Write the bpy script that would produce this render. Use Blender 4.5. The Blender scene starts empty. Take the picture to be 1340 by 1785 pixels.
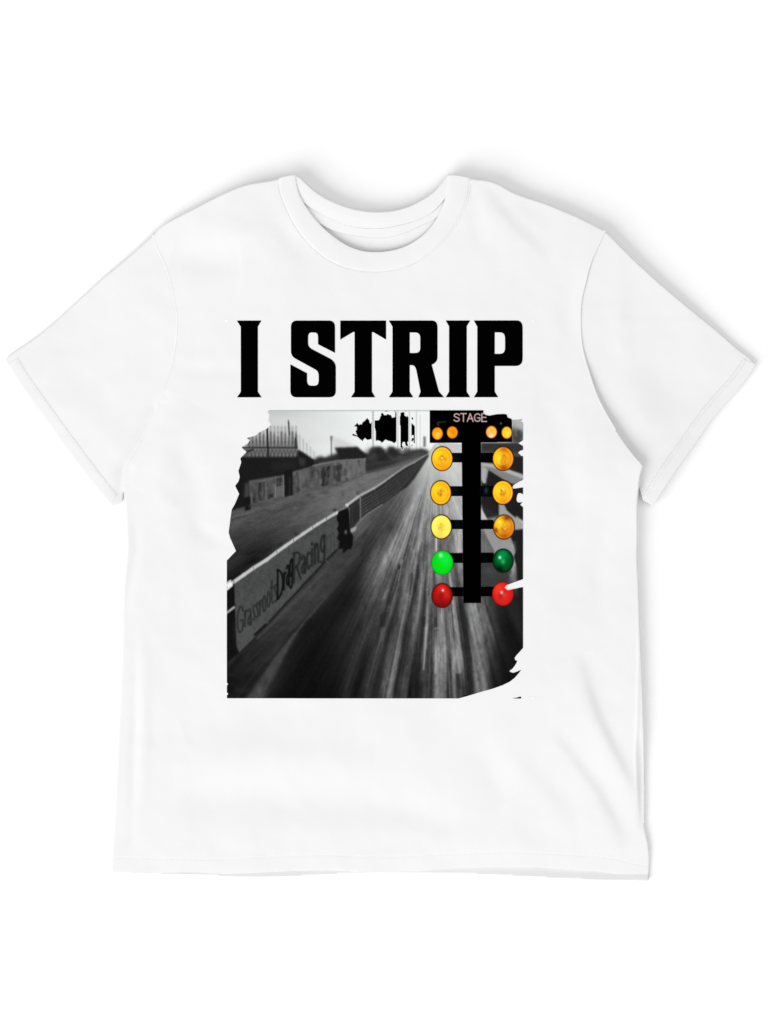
# A white t-shirt laid flat on a white sweep, seen from straight above.
# Plan coordinates are in half millimetres (x right, y down); heights are in millimetres.
import bpy, math
import numpy as np

SHIRT, FLOOR, INK, WORLD = .762, .892, .865, .555
LIGHTS = [('softbox', (-5.1, -4.9, 4.6), (0, 0, 0), (6.8, 6.8), 664.),
          ('overhead softbox', (1.2, .3, 4.2), (0, 0, 0), (3.4, 3.4), 48.)]
# ---------------------------------------------------------------- printed picture, drawn on a fine grid
PX0, PY0, PX1, PY1, SS = 388.0, 708.0, 920.0, 1224.0, 2
PW, PH = int((PX1-PX0)*SS), int((PY1-PY0)*SS)
gx = PX0 + (np.arange(PW)+.5)/SS
gy = PY0 + (np.arange(PH)+.5)/SS
GX, GY = np.meshgrid(gx, gy)

def gblur(a, s):
    if s <= 0.05: return a
    r = max(1, int(3*s+.5)); k = np.exp(-.5*(np.arange(-r, r+1)/s)**2); k /= k.sum()
    p = np.pad(a, ((r, r), (r, r)), 'edge')
    o = np.zeros((p.shape[0], a.shape[1]))
    for i, w in enumerate(k): o += w*p[:, i:i+a.shape[1]]
    q = np.zeros_like(a)
    for i, w in enumerate(k): q += w*o[i:i+a.shape[0], :]
    return q

def inside(X, Y, pts):
    ins = np.zeros(X.shape, bool); n = len(pts)
    for i in range(n):
        x0, y0 = pts[i]; x1, y1 = pts[(i+1) % n]
        if y0 == y1: continue
        c = (y0 > Y) != (y1 > Y)
        ins ^= c & (X < (x1-x0)*(Y-y0)/(y1-y0)+x0)
    return ins

def dist(X, Y, pts, closed=False):
    d = np.full(X.shape, 1e9); n = len(pts)
    for i in range(n if closed else n-1):
        x0, y0 = pts[i]; x1, y1 = pts[(i+1) % n]
        dx, dy = x1-x0, y1-y0; L = dx*dx+dy*dy+1e-12
        t = np.clip(((X-x0)*dx+(Y-y0)*dy)/L, 0, 1)
        d = np.minimum(d, (X-x0-t*dx)**2+(Y-y0-t*dy)**2)
    return np.sqrt(d)

def vnoise(X, Y, cx, cy, seed):
    r = np.random.RandomState(seed); u = X/cx; v = Y/cy
    u = u-u.min(); v = v-v.min()
    i = np.floor(u).astype(int); j = np.floor(v).astype(int); f = u-i; g = v-j
    f = f*f*(3-2*f); g = g*g*(3-2*g)
    t = r.rand(j.max()+2, i.max()+2)*2-1
    return (t[j, i]*(1-f)+t[j, i+1]*f)*(1-g)+(t[j+1, i]*(1-f)+t[j+1, i+1]*f)*g

class Pic:
    def __init__(s): s.im = np.zeros((PH, PW, 3))
    def box(s, pts, m):
        xs = [p[0] for p in pts]; ys = [p[1] for p in pts]
        i0 = max(0, int((min(xs)-m-PX0)*SS)); i1 = min(PW, int((max(xs)+m-PX0)*SS)+2)
        j0 = max(0, int((min(ys)-m-PY0)*SS)); j1 = min(PH, int((max(ys)+m-PY0)*SS)+2)
        return slice(j0, j1), slice(i0, i1)
    def put(s, sl, m, v):
        v = np.asarray(v, float)
        if v.ndim == 0: v = np.array([v, v, v])
        if v.ndim == 2: v = v[..., None]
        s.im[sl] = s.im[sl]*(1-m[..., None])+v*m[..., None]
    def poly(s, pts, v, soft=.8, a=1.):
        sl = s.box(pts, soft*3+2); m = gblur(inside(GX[sl], GY[sl], pts).astype(float), soft*SS)
        s.put(sl, m*a, v)
    def line(s, pts, w, v, soft=.7, a=1.):
        sl = s.box(pts, w+soft*3+2); d = dist(GX[sl], GY[sl], pts)
        m = 1/(1+np.exp(np.clip((d-w/2)/(soft*.55), -40, 40))); s.put(sl, m*a, v)
    def taper(s, pts, w0, w1, v0, v1, soft=.7, a=1.):
        n = len(pts)-1
        for i in range(n):
            f = (i+.5)/n; s.line(pts[i:i+2], w0+(w1-w0)*f, v0+(v1-v0)*f, soft, a)
    def spot(s, x, y, rx, ry, v, soft=.25, a=1.):
        pts = [(x-rx*1.9, y-ry*1.9), (x+rx*1.9, y+ry*1.9)]
        sl = s.box(pts, 2); q = np.sqrt(((GX[sl]-x)/rx)**2+((GY[sl]-y)/ry)**2)
        m = 1/(1+np.exp(np.clip((q-1)/(soft*.5), -40, 40))); s.put(sl, m*a, v)

GLYPH = {  # strokes in a unit box, y down
 'S': [[(.95,.2),(.75,.03),(.3,.02),(.06,.16),(.1,.36),(.5,.48),(.9,.6),(.97,.8),(.75,.97),(.3,.98),(.03,.8)]],
 'T': [[(0,0),(1,0)],[(.5,0),(.5,1)]],
 'A': [[(0,1),(.5,0),(1,1)],[(.2,.64),(.8,.64)]],
 'G': [[(.95,.22),(.75,.03),(.35,.02),(.06,.25),(.04,.7),(.3,.97),(.7,.98),(.96,.82),(.96,.54),(.55,.54)]],
 'E': [[(1,0),(.08,0),(.08,1)],[(.08,1),(1,1)],[(.08,.48),(.9,.48)]],
 'D': [[(.1,0),(.1,1)],[(.1,0),(.6,.1),(.95,.4),(.9,.7),(.5,.95),(.1,1)]],
 'R': [[(.1,1),(.1,0)],[(.1,0),(.6,.02),(.9,.15),(.85,.4),(.5,.5),(.1,.5)],[(.45,.5),(.95,1)]],
 'r': [[(.2,.1),(.2,1)],[(.2,.35),(.6,.08),(.95,.1)]],
 'a': [[(.15,.15),(.5,0),(.85,.15),(.85,1)],[(.85,.45),(.4,.48),(.1,.7),(.3,.98),(.85,.8)]],
 's': [[(.9,.1),(.5,0),(.15,.2),(.5,.48),(.88,.75),(.5,1),(.1,.9)]],
 'o': [[(.5,0),(.12,.25),(.12,.75),(.5,1),(.88,.75),(.88,.25),(.5,0)]],
 't': [[(.45,0),(.45,.9),(.9,1)],[(.05,.3),(.9,.3)]],
 'c': [[(.9,.15),(.5,0),(.12,.3),(.12,.75),(.5,1),(.9,.85)]],
 'i': [[(.5,.28),(.5,1)],[(.5,.02),(.5,.08)]],
 'n': [[(.15,.05),(.15,1)],[(.15,.3),(.55,.02),(.85,.25),(.85,1)]],
 'm': [[(.1,.1),(.1,1)],[(.1,.3),(.3,.05),(.5,.3),(.5,1)],[(.5,.3),(.7,.05),(.9,.3),(.9,1)]],
 'g': [[(.85,.1),(.5,0),(.12,.2),(.12,.45),(.5,.62),(.85,.45)],[(.85,.03),(.85,.85),(.5,1),(.12,.9)]],
}

def paint_photo():
    P = Pic(); im = P.im
    # ---- sky
    sky = 205+38*np.clip((GX-455)/190, 0, 1)-10*np.exp(-((GX-500)/60)**2-((GY-716)/18)**2)
    sky += 3*vnoise(GX, GY, 40, 12, 3)
    im[:] = sky[..., None]*np.array([.985, 1., .995])
    P.poly([(390,820),(560,800),(760,790),(930,775),(930,1235),(380,1235)], 60, 2)
    # faint far canopy and thin masts
    P.poly([(578,762),(590,764),(622,778),(630,790),(583,792)], 205, 2.5, .8)
    P.line([(650,716),(650,800)], 2.2, 165, .6)
    P.line([(693,716),(693,790)], 2.5, 205, .6)
    P.line([(713.4,716),(713.4,788)], 2, 200, .6)
    P.line([(725.5,716),(725.5,786)], 1.8, 205, .6)
    P.line([(732,724),(732,786)], 1.5, 214, .6)
    P.poly([(737.5,761),(742,761),(742,779),(737.5,779)], 125, 1.1)
    P.line([(577.5,762),(577.5,795)], 2, 110, .8)
    P.poly([(575.5,760),(580,760),(579,769),(576,769)], 120, .9, .8)
    # far fence of the stand
    P.poly([(511,747),(520,755),(550,790),(550,806),(511,790)], 208, 2, .55)
    for k in range(6):
        x = 516+k*6.2; P.line([(x, 752+k*7), (x+.8, 806)], 1.1, 148, .8, .7)
    # fence of the near stand
    P.poly([(428,764),(445,757),(470,742),(512,746),(518,784),(428,784)], 196, 1.5, .8)
    for k in range(14):
        x = 434+k*6.3; top = 744 if x > 472 else 744+(472-x)*.5
        P.taper([(x, top), (x+.2, top+10), (x+.4, 770), (x+.6, 782)], 2.0, 2.6, 158, 100, 1.1, .8)
        P.poly([(x-1.2,752+4*(k%3)),(x+1.2,752+4*(k%3)),(x+3.4,782),(x-3.2,782)], 70, 1.3, .75)
    P.line([(428,776),(515,777)], 3, 120, 1.2, .5)
    P.line([(424,780.5),(517,781)], 3.4, 55, .8)
    P.poly([(420,782),(518,783),(524,799),(416,800)], 92, 1)
    for k in range(13):
        x = 434+k*6.6; P.line([(x, 798), (x+4, 784)], 1.9, 138, .8, .75); P.line([(x+5, 798), (x+2, 784)], 1.6, 60, .8, .7)
    P.line([(426,790),(440,784)], 3, 40, 1); P.line([(424,798),(520,798)], 3, 52, 1.6, .8)
    P.line([(465.6,744),(467.6,800),(468.5,815)], 3, 34, .6); P.taper([(502.6,733),(502.8,738),(503.4,746),(504.4,757),(505,772)], 1.8, 1.6, 70, 120, .7); P.line([(503.2,737),(504.6,758)], 2.2, 62, .7, .8); P.poly([(513.5,764),(515.5,762),(518.5,782),(513.5,782)], 50, 1)
    # trees and roofs behind
    P.poly([(536,800),(548,803),(552,797),(560,795),(566,799),(572,795),(584,791),(600,786),(640,790),(646,780),(664,780),(673,789),(676,780),(685,780),(699,790),(714,788),(734,782),(746,785),(748,796),(735,800),(716,808),(676,824),(630,832),(536,822)], 44, 2.6)
    rt = np.random.RandomState(4)
    for k in range(46):
        x = 640+rt.rand()*96; y = 784+rt.rand()*26*(1-(x-640)/150); P.spot(x, y, 3+4*rt.rand(), 2+3*rt.rand(), 30+50*rt.rand(), .8, .4)
    P.line([(640,812),(690,802),(738,790)], 5, 92, 3, .55)
    P.poly([(652,779),(664,779),(676,796),(686,803),(660,806)], 32, 2.2, .7); P.poly([(676,779),(685,779),(698,790),(690,800),(680,796)], 34, 2.2, .7); P.poly([(640,770),(647,776),(642,790),(634,786)], 225, 2, .5)
    P.poly([(583,780.5),(623,779),(640,794),(632,804),(592,805),(588,790)], 33, 1.6)
    P.poly([(560,800),(575,800),(590,803),(590,812),(555,812)], 48, 2)
    # dark body of the near stand
    P.poly([(400,797),(518,797),(519,783),(534,792),(549,803),(546,812),(512,824),(496,831),(400,845)], 27, 1.4)
    P.poly([(520,796),(532,800),(532,812),(522,812)], 70, 2, .6)
    P.poly([(396,835),(434,835),(438,905),(396,905)], 25, 2)
    P.poly([(427,842),(433,842),(435,866),(426,868)], 75, 2, .8)
    P.poly([(472,806),(516,802),(518,818),(474,822)], 38, 4, .8)
    # walls with boards
    P.poly([(434,838),(494.5,828),(495,867),(437,881)], 84, 1.1)
    for q, v in (([(440,842),(448,841),(449,876),(441,878)], 70), ([(450,840),(456,839),(457,872),(450,874)], 48), ([(457,840),(463,839),(462,872),(458,873)], 62), ([(464,838),(478,836),(477,868),(466,871)], 82), ([(467,862),(476,860),(476,868),(468,870)], 45), ([(481,834),(493,832),(493,846),(482,848)], 52), ([(482,849),(493,847),(493,864),(483,866)], 96), ([(440,868),(449,866),(449,876),(441,877)], 48)):
        P.poly(q, v, .9)
    P.line([(480,832),(480.5,868)], 2, 116, .7); P.line([(494,829),(494.5,866)], 2, 118, .7); P.line([(463.5,840),(463,870)], 1.5, 105, .7); P.line([(438,843),(438.5,880)], 1.5, 92, .7); P.line([(450,840),(478,834)], 1.5, 100, .8)
    P.poly([(495.5,822),(510,818),(510,866),(496,868)], 24, .9)
    P.line([(505,832),(505,862)], 3, 40, 1)
    P.poly([(511,822),(546,812),(560,806),(592,803),(637,800),(637,826),(592,846),(540,858),(512,865)], 84, 1)
    P.poly([(592,804),(637,801),(637,825),(597,838)], 100, 1)
    for q, v in (([(513,825),(521,822),(522,858),(514,861)], 72), ([(541,822),(556,818),(556,842),(542,846)], 62), ([(524,822),(538,818),(538,852),(526,856)], 92), ([(559,816),(566,813),(567,836),(560,840)], 48), ([(570,814),(576,812),(572,844),(561,848),(561,838)], 36), ([(580,812),(586,810),(586,836),(581,838)], 66), ([(585,811),(596,809),(596,838),(586,840)], 52), ([(562,840),(571,838),(569,846),(560,848)], 40)):
        P.poly(q, v, 1.1)
    for k in range(9):
        x = 600+k*4.3; P.line([(x, 804), (x, 836-k*1.4)], 1.1, 98 if k % 2 else 122, .8, .7)
    P.line([(523,822),(524,860)], 1.3, 112, .8); P.line([(546,812),(590,803),(637,800)], 2, 118, 1)
    P.line([(603,834),(608,842)], 4, 60, 1.5, .6)
    rw = np.random.RandomState(9)
    for k in range(70):
        x = 512+rw.rand()*122; yt = np.interp(x, [512,546,592,637], [824,814,805,803]); yb = np.interp(x, [512,540,592,637], [862,856,843,825])
        y = yt+rw.rand()*(yb-yt); w, h = 1+2.5*rw.rand(), 1.5+6*rw.rand(); P.poly([(x-w,y-h),(x+w,y-h-.6),(x+w,y+h),(x-w,y+h)], 44+84*rw.rand(), 1.0, .45)
    for k in range(34):
        x = 437+rw.rand()*56; y = 838+rw.rand()*34; w, h = 1+2*rw.rand(), 1.5+5*rw.rand(); P.poly([(x-w,y-h),(x+w,y-h-.6),(x+w,y+h),(x-w,y+h)], 36+80*rw.rand(), 1.0, .4)
    # infield grass
    grass = 94+14*np.clip((GX-520)/90, -1, 1)-50*np.clip((GY-905-(GX-430)*-.62)/75, 0, 1)*np.clip((580-GX)/120, 0, 1)
    q = GY+.42*(GX-395)
    grass += 7*vnoise(GX, q, 26, 6, 5)+4*vnoise(GX, q, 9, 3, 6)+7*vnoise(GX, q, 60, 16, 7)
    m = gblur(inside(GX, GY, [(390,893),(437,881),(495,867),(540,857),(592,845),(637,826),(680,815),(716,803),(740,793),(747,792),(690,828),(625,870),(590,896),(390,1030)]).astype(float), 2.2)
    P.put((slice(None), slice(None)), m, grass)
    P.line([(398,893),(440,882),(496,868)], 3, 66, 1.4, .8); P.line([(400,908),(430,899),(470,886)], 3, 60, 1.6, .7); P.line([(400,902),(440,892)], 2, 104, 1.2, .6)
    P.poly([(427,868),(436,866),(437,888),(427,891)], 22, 1)
    P.spot(538,864,3,3,62,.5,.8); P.spot(430,940,26,16,46,.7,.4)
    P.line([(637,824),(690,810),(730,797)], 5, 98, 2.2, .8)
    rg = np.random.RandomState(12)
    for k in range(70):
        x = 440+rg.rand()*200; y = np.interp(x, [440,512,592,640], [880,864,844,826])+rg.rand()**2*34; P.spot(x, y, 3+5*rg.rand(), 1.3+1.6*rg.rand(), 58+60*rg.rand(), .8, .45)
    P.poly([(636,806),(668,806),(700,798),(690,808),(640,824)], 44, 3, .7)
    # ---- road: brightness along rays through the vanishing point
    VX, VY = 760., 772.
    rows = {
     800: [(690,60),(722,110),(735,150),(745,196),(757,205),(775,215),(800,200),(840,190)],
     850: [(640,60),(672,66),(690,70),(710,105),(722,140),(735,165),(742,150),(750,182),(765,150),(775,175),(800,190),(850,180)],
     900: [(590,70),(635,84),(650,74),(679,70),(694,95),(706,132),(715,152),(723,136),(730,104),(736,152),(745,164),(752,128),(760,158),(768,120),(775,150),(784,140),(800,182),(850,120)],
     920: [(590,66),(624,84),(638,82),(650,66),(679,68),(691,88),(703,122),(712,142),(721,104),(726,132),(733,152),(742,126),(748,142),(754,110),(760,150),(768,108),(775,128),(784,120),(796,170),(805,180)],
     960: [(500,45),(590,58),(605,54),(627,44),(644,50),(655,88),(670,110),(679,136),(688,124),(699,136),(706,100),(714,88),(720,142),(732,132),(738,92),(747,116),(754,98),(760,146),(766,104),(774,118),(781,98),(790,130),(799,178),(806,120)],
     1000: [(470,40),(575,58),(590,46),(605,36),(620,36),(635,60),(650,94),(663,108),(676,92),(688,68),(693,130),(700,80),(709,116),(717,86),(724,102),(729,48),(735,130),(742,78),(751,108),(757,80),(762,138),(770,110),(777,96),(783,140),(790,108),(797,66),(803,110)],
     1040: [(440,44),(560,48),(575,40),(590,26),(620,30),(635,62),(650,80),(664,84),(670,110),(679,46),(687,106),(694,58),(706,114),(712,122),(720,46),(726,70),(732,124),(739,58),(751,88),(760,70),(768,120),(777,80),(785,120),(792,108),(799,52),(806,60),(815,150),(826,128),(838,88),(850,62),(870,34),(905,34)],
     1092: [(400,38),(470,38),(500,52),(530,22),(575,26),(597,35),(612,46),(627,40),(644,66),(655,60),(664,48),(670,92),(679,42),(690,66),(702,98),(708,36),(715,80),(723,118),(730,60),(738,44),(742.5,142),(749,52),(756,72),(761,58),(766,132),(773,136),(777,66),(782,112),(789,80),(797,112),(801,48),(812,40),(816,52),(820,134),(828,138),(837,118),(844,96),(852,92),(859,54),(867,40),(874,24),(889,19),(904,38)],
     1145: [(396,34),(430,34),(462,38),(484,66),(500,28),(540,16),(582,24),(597,30),(620,54),(632,34),(644,40),(655,76),(664,48),(670,42),(679,86),(687,72),(694,112),(700,36),(709,60),(717,72),(724,32),(732,44),(738,114),(744,54),(753,80),(759,148),(768,124),(776,140),(780,62),(785,66),(788,140),(797,152),(804,152),(808,52),(820,40),(823.5,100),(829,128),(838,104),(844,100),(852,55),(859,50),(870,28),(900,20)],
     1195: [(396,28),(420,30),(445,40),(460,70),(472,36),(500,18),(560,15),(590,22),(605,52),(617,24),(627,24),(641,62),(650,34),(661,38),(668,90),(675,78),(682,108),(690,36),(697,52),(706,76),(714,24),(724,24),(735,60),(740,48),(749,60),(756,74),(760,124),(770,108),(777,116),(780,46),(786,68),(791,112),(797,46),(803,80),(809,42),(822,38),(826,56),(829,112),(838,108),(847,122),(852,58),(862,24),(890,17)],
     1224: [(396,26),(420,30),(428,62),(450,72),(460,30),(480,14),(560,13),(590,20),(600,44),(612,22),(630,24),(637,52),(650,32),(661,38),(667,86),(672,76),(681,100),(688,34),(696,48),(704,70),(712,24),(724,26),(735,56),(749,54),(758,118),(770,104),(777,110),(780,44),(788,80),(793,104),(797,46),(803,70),(809,40),(824,36),(830,104),(850,116),(856,50),(866,20),(890,15)]}
    ys = sorted(rows); A = np.linspace(-2.6, 1.6, 2400); T = []
    for y in ys:
        a = [(x-VX)/(y-VY) for x, _ in rows[y]]; T.append(np.interp(A, a, [v for _, v in rows[y]]))
    T = np.array(T); ang = (GX-VX)/np.maximum(GY-VY, 3.)
    fa = np.clip((ang-A[0])/(A[1]-A[0]), 0, len(A)-1.001); ia = fa.astype(int); fa -= ia
    jy = np.clip(np.searchsorted(ys, GY, side='right')-1, 0, len(ys)-2)
    ya = np.array(ys, float); fy = np.clip((GY-ya[jy])/(ya[jy+1]-ya[jy]), 0, 1); g = lambda j: T[j, ia]*(1-fa)+T[j, np.minimum(ia+1, len(A)-1)]*fa
    road = g(jy)*(1-fy)+g(jy+1)*fy
    lr = np.log(np.maximum(GY-VY, 8))*60
    am = np.clip((GX-560)/140, .25, 1)*np.clip((900-GX)/50, .2, 1)
    road += am*(12*vnoise(ang*1000, lr, 16, 20, 11)+13*vnoise(ang*1000, lr, 6, 30, 12)+8*vnoise(GX+.2*GY, GY, 6, 11, 13)+8*vnoise(ang*1000, GY, 11, 7, 14)*np.clip((GX-600)/60, 0, 1))*np.clip((GY-800)/120, .35, 1)*np.clip(road/80, .35, 1.4)
    road = np.clip(road, 10, 240); road = gblur(road, .6)
    m = gblur(inside(GX, GY, [(747,789),(738,803),(722,833),(708,850),(676,872),(628,902),(612,930),(600,962),(540,1012),(470,1084),(440,1112),(415,1136),(390,1150),(390,1230),(930,1230),(930,780),(760,772)]).astype(float), 1.5)
    P.put((slice(None), slice(None)), m, road[..., None]*np.array([.99, 1., .99]))
    rr = np.random.RandomState(31)
    def ray(a, ya, yb, w0, w1, v0, v1, soft=.6, al=.7):
        n = max(2, int((yb-ya)/16)); q = [(VX+(a+.0012*math.sin(i*1.7+a*40))*(y-VY), y) for i, y in enumerate(np.linspace(ya, yb, n+1))]; P.taper(q, w0, w1, v0, v1, soft, al)
    for k in range(210):
        a = -.62+rr.rand()*.78; ya = 830+rr.rand()**.8*330; yb = min(1222, ya+20+rr.rand()*120*(.4+(ya-800)/330)); g = (ya-VY)/300
        j = int(np.clip((.5*(ya+yb)-PY0)*SS, 0, PH-1)); i = int(np.clip((VX+a*(.5*(ya+yb)-VY)-PX0)*SS, 0, PW-1)); b = P.im[j, i, 0]
        v = b*(1.42 if rr.rand() < .42 else .52)*np.clip(.6+.8*(a+.62), .75, 1.15); ray(a, ya, yb, .5+1.0*g*rr.rand(), .7+1.9*g*rr.rand(), v, v, .6+.5*rr.rand()+(.9 if a < -.3 else 0), (.25+.36*rr.rand())*(.45 if a < -.3 else 1))
    for k in range(150):
        y = 850+rr.rand()*365; x = VX+(-.5+rr.rand()*.72)*(y-VY); P.spot(x, y, 1+3*rr.rand(), 2+7*rr.rand(), P.im[int((y-PY0)*SS), int(np.clip((x-PX0)*SS, 0, PW-1)), 0]*(.62+.8*rr.rand()), .8, .4)
    P.spot(695.5,988,2.2,4.6,34,.6,.9); ray(-.305, 990, 1045, 2, 4.5, 46, 50, .9, .8); P.line([(702,976),(694,1012)], 1.6, 150, .7, .7)
    P.poly([(661,1070),(674,1066),(672,1092),(662,1093)], 38, 1.5, .7); P.poly([(664,1094),(673,1094),(668,1116),(660,1118)], 92, 1.4, .6)
    P.poly([(735,1074),(742,1074),(741,1093),(733,1093)], 40, 1.2, .7); P.line([(743,1093),(741.5,1120),(738,1166)], 2.3, 156, .7, .8); P.poly([(757,1076),(762,1076),(762,1090),(757,1092)], 46, 1, .7); P.line([(757,1095.5),(766,1094)], 1.6, 150, .7, .7); P.line([(776,1093),(796,1091)], 1.5, 120, .9, .5)
    P.line([(760,1132),(758,1172)], 3, 158, .8, .7); P.line([(797,1134),(802,1170)], 5, 160, 1.4, .6); P.poly([(794,1174),(801,1174),(804,1200),(796,1200)], 44, 1.2, .8); P.line([(763,1030),(763,1217)], 1.4, 150, .6, .4); P.line([(771,1060),(773,1217)], 1.5, 84, .7, .5); P.line([(800,930),(802,960)], 5, 196, 1.8, .7); P.line([(718,1000),(714,1036)], 2.2, 44, .8, .8); P.line([(728,985),(723,1032)], 2.6, 40, .8, .7)
    P.poly([(640,1052),(672,1046),(664,1074),(634,1080)], 46, 4, .45)
    # shoulder strip beside the boards
    sh = 58-24*np.clip((GY-1040)/140, 0, 1)-10*np.clip((470-GX)/70, 0, 1)+5*vnoise(GX, GY, 14, 9, 15)+4*vnoise(GX-GY, GX+GY, 46, 7, 16)
    m = gblur(inside(GX, GY, [(600,958),(640,925),(628,965),(569,1040),(542,1072),(513,1098),(468,1157),(423,1219),(390,1230),(390,1128),(412,1120),(440,1100),(470,1075),(540,1000)]).astype(float), 2.6)
    P.put((slice(None), slice(None)), m, sh)
    P.line([(628,972),(569,1041),(540,1075)], 3, 60, 1.5, .5)
    P.taper([(600,1006),(569,1040),(540,1073),(526,1090),(514,1106)], 1.6, 4, 56, 74, 1.6, .7); P.taper([(514,1106),(505,1118),(496,1134),(486,1152)], 4, 8, 76, 68, 2.2, .8)
    P.taper([(486,1152),(474,1172),(462,1188),(452,1203),(444,1219)], 8, 20, 66, 58, 3.0, .8); P.spot(452,1203,4,6,88,.9,.7); P.spot(470,1172,5,9,74,.9,.6); P.spot(446,1214,10,4,78,.9,.5); P.spot(462,1190,4,5,50,.8,.5)
    P.taper([(560,1044),(513,1098),(468,1157),(424,1217)], 1.2, 4, 40, 26, 1.3, .85)
    P.line([(495,1112),(450,1166),(412,1217)], 2.5, 46, 1.6, .5)
    P.line([(416,1136),(398,1160)], 4, 50, 2, .6)
    P.poly([(622,908),(650,890),(636,918),(622,938)], 92, 3, .6)
    # far rail
    P.poly([(590,896),(604,884),(625,868),(652,851),(684,829),(707,814),(722,807),(738,796),(746,792),(746,797),(737,811),(722,834),(708,850),(699,853),(676,872),(650,889),(628,903),(610,924),(590,930)], 46, 1.2)
    top = [(604,881),(623,867),(629,863),(652,851),(670,839),(685,828),(707,813),(722,806),(738,796),(746,791)]
    bot = [(612,922),(628,900),(640,891),(660,878),(676,870),(699,851),(712,838),(724,822),(738,806),(746,796)]
    for k, f in enumerate((.3, .47, .63, .8, .95)):
        P.taper([(t[0]+(b[0]-t[0])*f, t[1]+(b[1]-t[1])*f) for t, b in zip(top, bot)][1:], 1.8, .7, 90 if k < 4 else 104, 68, .8, .6)
    for k in range(16):
        x = 634+k*6.4; f = (x-634)/112; y = np.interp(x, [p[0] for p in top], [p[1] for p in top])
        P.line([(x, y), (x+1, y+24*(1-f)+2)], 1.0*(1-f)+.4, 66, .8, .3)
    P.taper(top, 4.2, 1.6, 185, 130, .8)
    P.spot(604.6,881,2.4,3,225,.4); P.line([(590,893),(604,882)], 3, 130, 1.2, .7)
    P.line([(608.5,886),(609,922)], 1.8, 105, .6); P.line([(628,864),(628,906)], 2, 120, .6)
    P.poly([(610,890),(627,878),(627,905),(610,918)], 40, 1.5, .7); P.line([(614,884),(614,914)], 1.3, 62, .7, .6)
    P.line([(615,924),(628,908),(640,896),(666,880)], 2.4, 118, .9, .8)
    # near rail, black end pieces
    P.poly([(394,1026),(409,1016),(410,1060),(413,1128),(417,1138),(394,1156)], 18, .9)
    P.line([(394,1069),(408,1058.5)], 3.8, 165, .8)
    # advertising board
    bd = 74+4*vnoise(GX, GY, 25, 20, 21)+4*vnoise(GX, GY, 5, 7, 22)+3*vnoise(GX, GY, 2.5, 2.5, 23)
    pts = [(408.5,1012),(440,990),(512,940),(589,893),(588.5,956),(540,1004),(469,1081),(444,1110),(417,1137),(413,1127),(410,1059)]
    sl = P.box(pts, 4); m = gblur(inside(GX[sl], GY[sl], pts).astype(float), 1.4)
    P.put(sl, m, bd[sl][..., None]*np.array([.985, 1.015, 1.]))
    P.poly([(409.5,1090),(430,1070),(440,1100),(417,1136)], 84, 5, .5)
    P.taper([(470,1083),(497,1054),(520,1030),(529,1019),(552,995.5),(568,977),(587,958.5)], 3.6, 4.2, 33, 34, .8)
    P.line([(568,977),(572,981)], 3, 76, .8, .8)
    P.line([(445,1106),(463,1089)], 4.6, 24, .8); P.line([(449,1112),(470,1092),(500,1062)], 3, 76, 1.4, .7)
    P.taper([(500,1062),(540,1022),(575,984)], 3.5, 4, 74, 80, 1.6, .6)
    rail = [(408,1014),(425,1002),(442,990),(464.5,976),(483,962),(497.5,951.5),(512,941.5),(529,930),(544,920),(554,913.5),(568,905),(582,896.5),(588,893.5)]
    P.taper(rail, 6.2, 4.4, 196, 188, .9); P.spot(588,894,2.6,3.2,212,.4)
    for x, y in ((442,990),(482.6,962),(512,941.5),(545,919.5),(569,904.5),(408,1014.5)):
        P.line([(x-.8, y-3), (x+.8, y+3.5)], 1.1, 80, .5, .8)
    P.poly([(394,1018),(400,1012.5),(406,1014.5),(406,1021),(394,1031)], 238, .9); P.line([(394,1018),(402,1012)], 3, 200, .8)
    P.poly([(394.5,1022),(397,1023.7),(394.5,1025.4)], 20, .3)
    for x, y in ((453,968),(490,948),(517,931),(584,889)): P.spot(x, y, 3.4, 2.2, 36, .7, .75)
    P.line([(503,957),(505,965)], 3, 54, 1, .6)
    txt = [('G',413.5,424,1057,1103),('r',426,431,1062,1091),('a',431.5,438,1060,1090),('s',440,445,1054,1081),('s',446,451,1050,1076),('r',452,457,1044,1072),('o',457.5,464,1038,1067),('o',465,471.5,1031,1059),('t',471.5,476.5,1012,1052),('s',477.5,484,1018,1049)]
    for ch, x0, x1, y0, y1 in txt: glyph(P, ch, x0, x1, y0, y1, 2.7, 38, 1.0, .5, .95)
    for ch, x0, x1, y0, y1 in (('D',483,494,991,1042),('r',494,498.5,996,1027),('a',499,504.5,984,1021),('g',504.5,510.5,974,1026)):
        glyph(P, ch, x0, x1, y0, y1, 3.3, 16, .8, .5)
    for ch, x0, x1, y0, y1 in (('R',511,524.5,962,1012),('a',525,532.5,968,1000),('c',534,541,962,992),('i',541,546.5,946,986),('n',547.5,556,945,981),('g',558,567,933,982)):
        glyph(P, ch, x0, x1, y0, y1, 3.5, 33, 1.2, .55)
    glyph(P, 'm', 569, 584, 926, 962, 1.5, 58, .8, .8, .8)
    # black post at the end of the boards
    P.poly([(590,891.6),(603,887),(608,888),(609.6,919),(611,928),(615.5,934),(614.5,950),(611.6,957),(606,957.7),(598,965),(597,956),(589,957),(592,944),(587,938),(591,929),(587,922),(591,913),(587,907),(587,899)], 17, .8)
    P.spot(602.6,927.5,2.2,3,92,.6); P.poly([(611,922),(616,919.5),(622,917),(620,924),(614,928.5),(611,927)], 158, 1)
    # ---- right of the signal post: the other barrier
    P.poly([(838,772),(912,772),(912,838),(838,808)], 52, 1.2); P.poly([(838,786),(912,790),(912,798),(838,793)], 82, 2, .7)
    P.poly([(896,796),(912,797),(912,828),(888,820)], 34, 1.6)
    P.poly([(838,806),(912,832),(912,905),(880,905),(838,880)], 30, 1.5)
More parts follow.
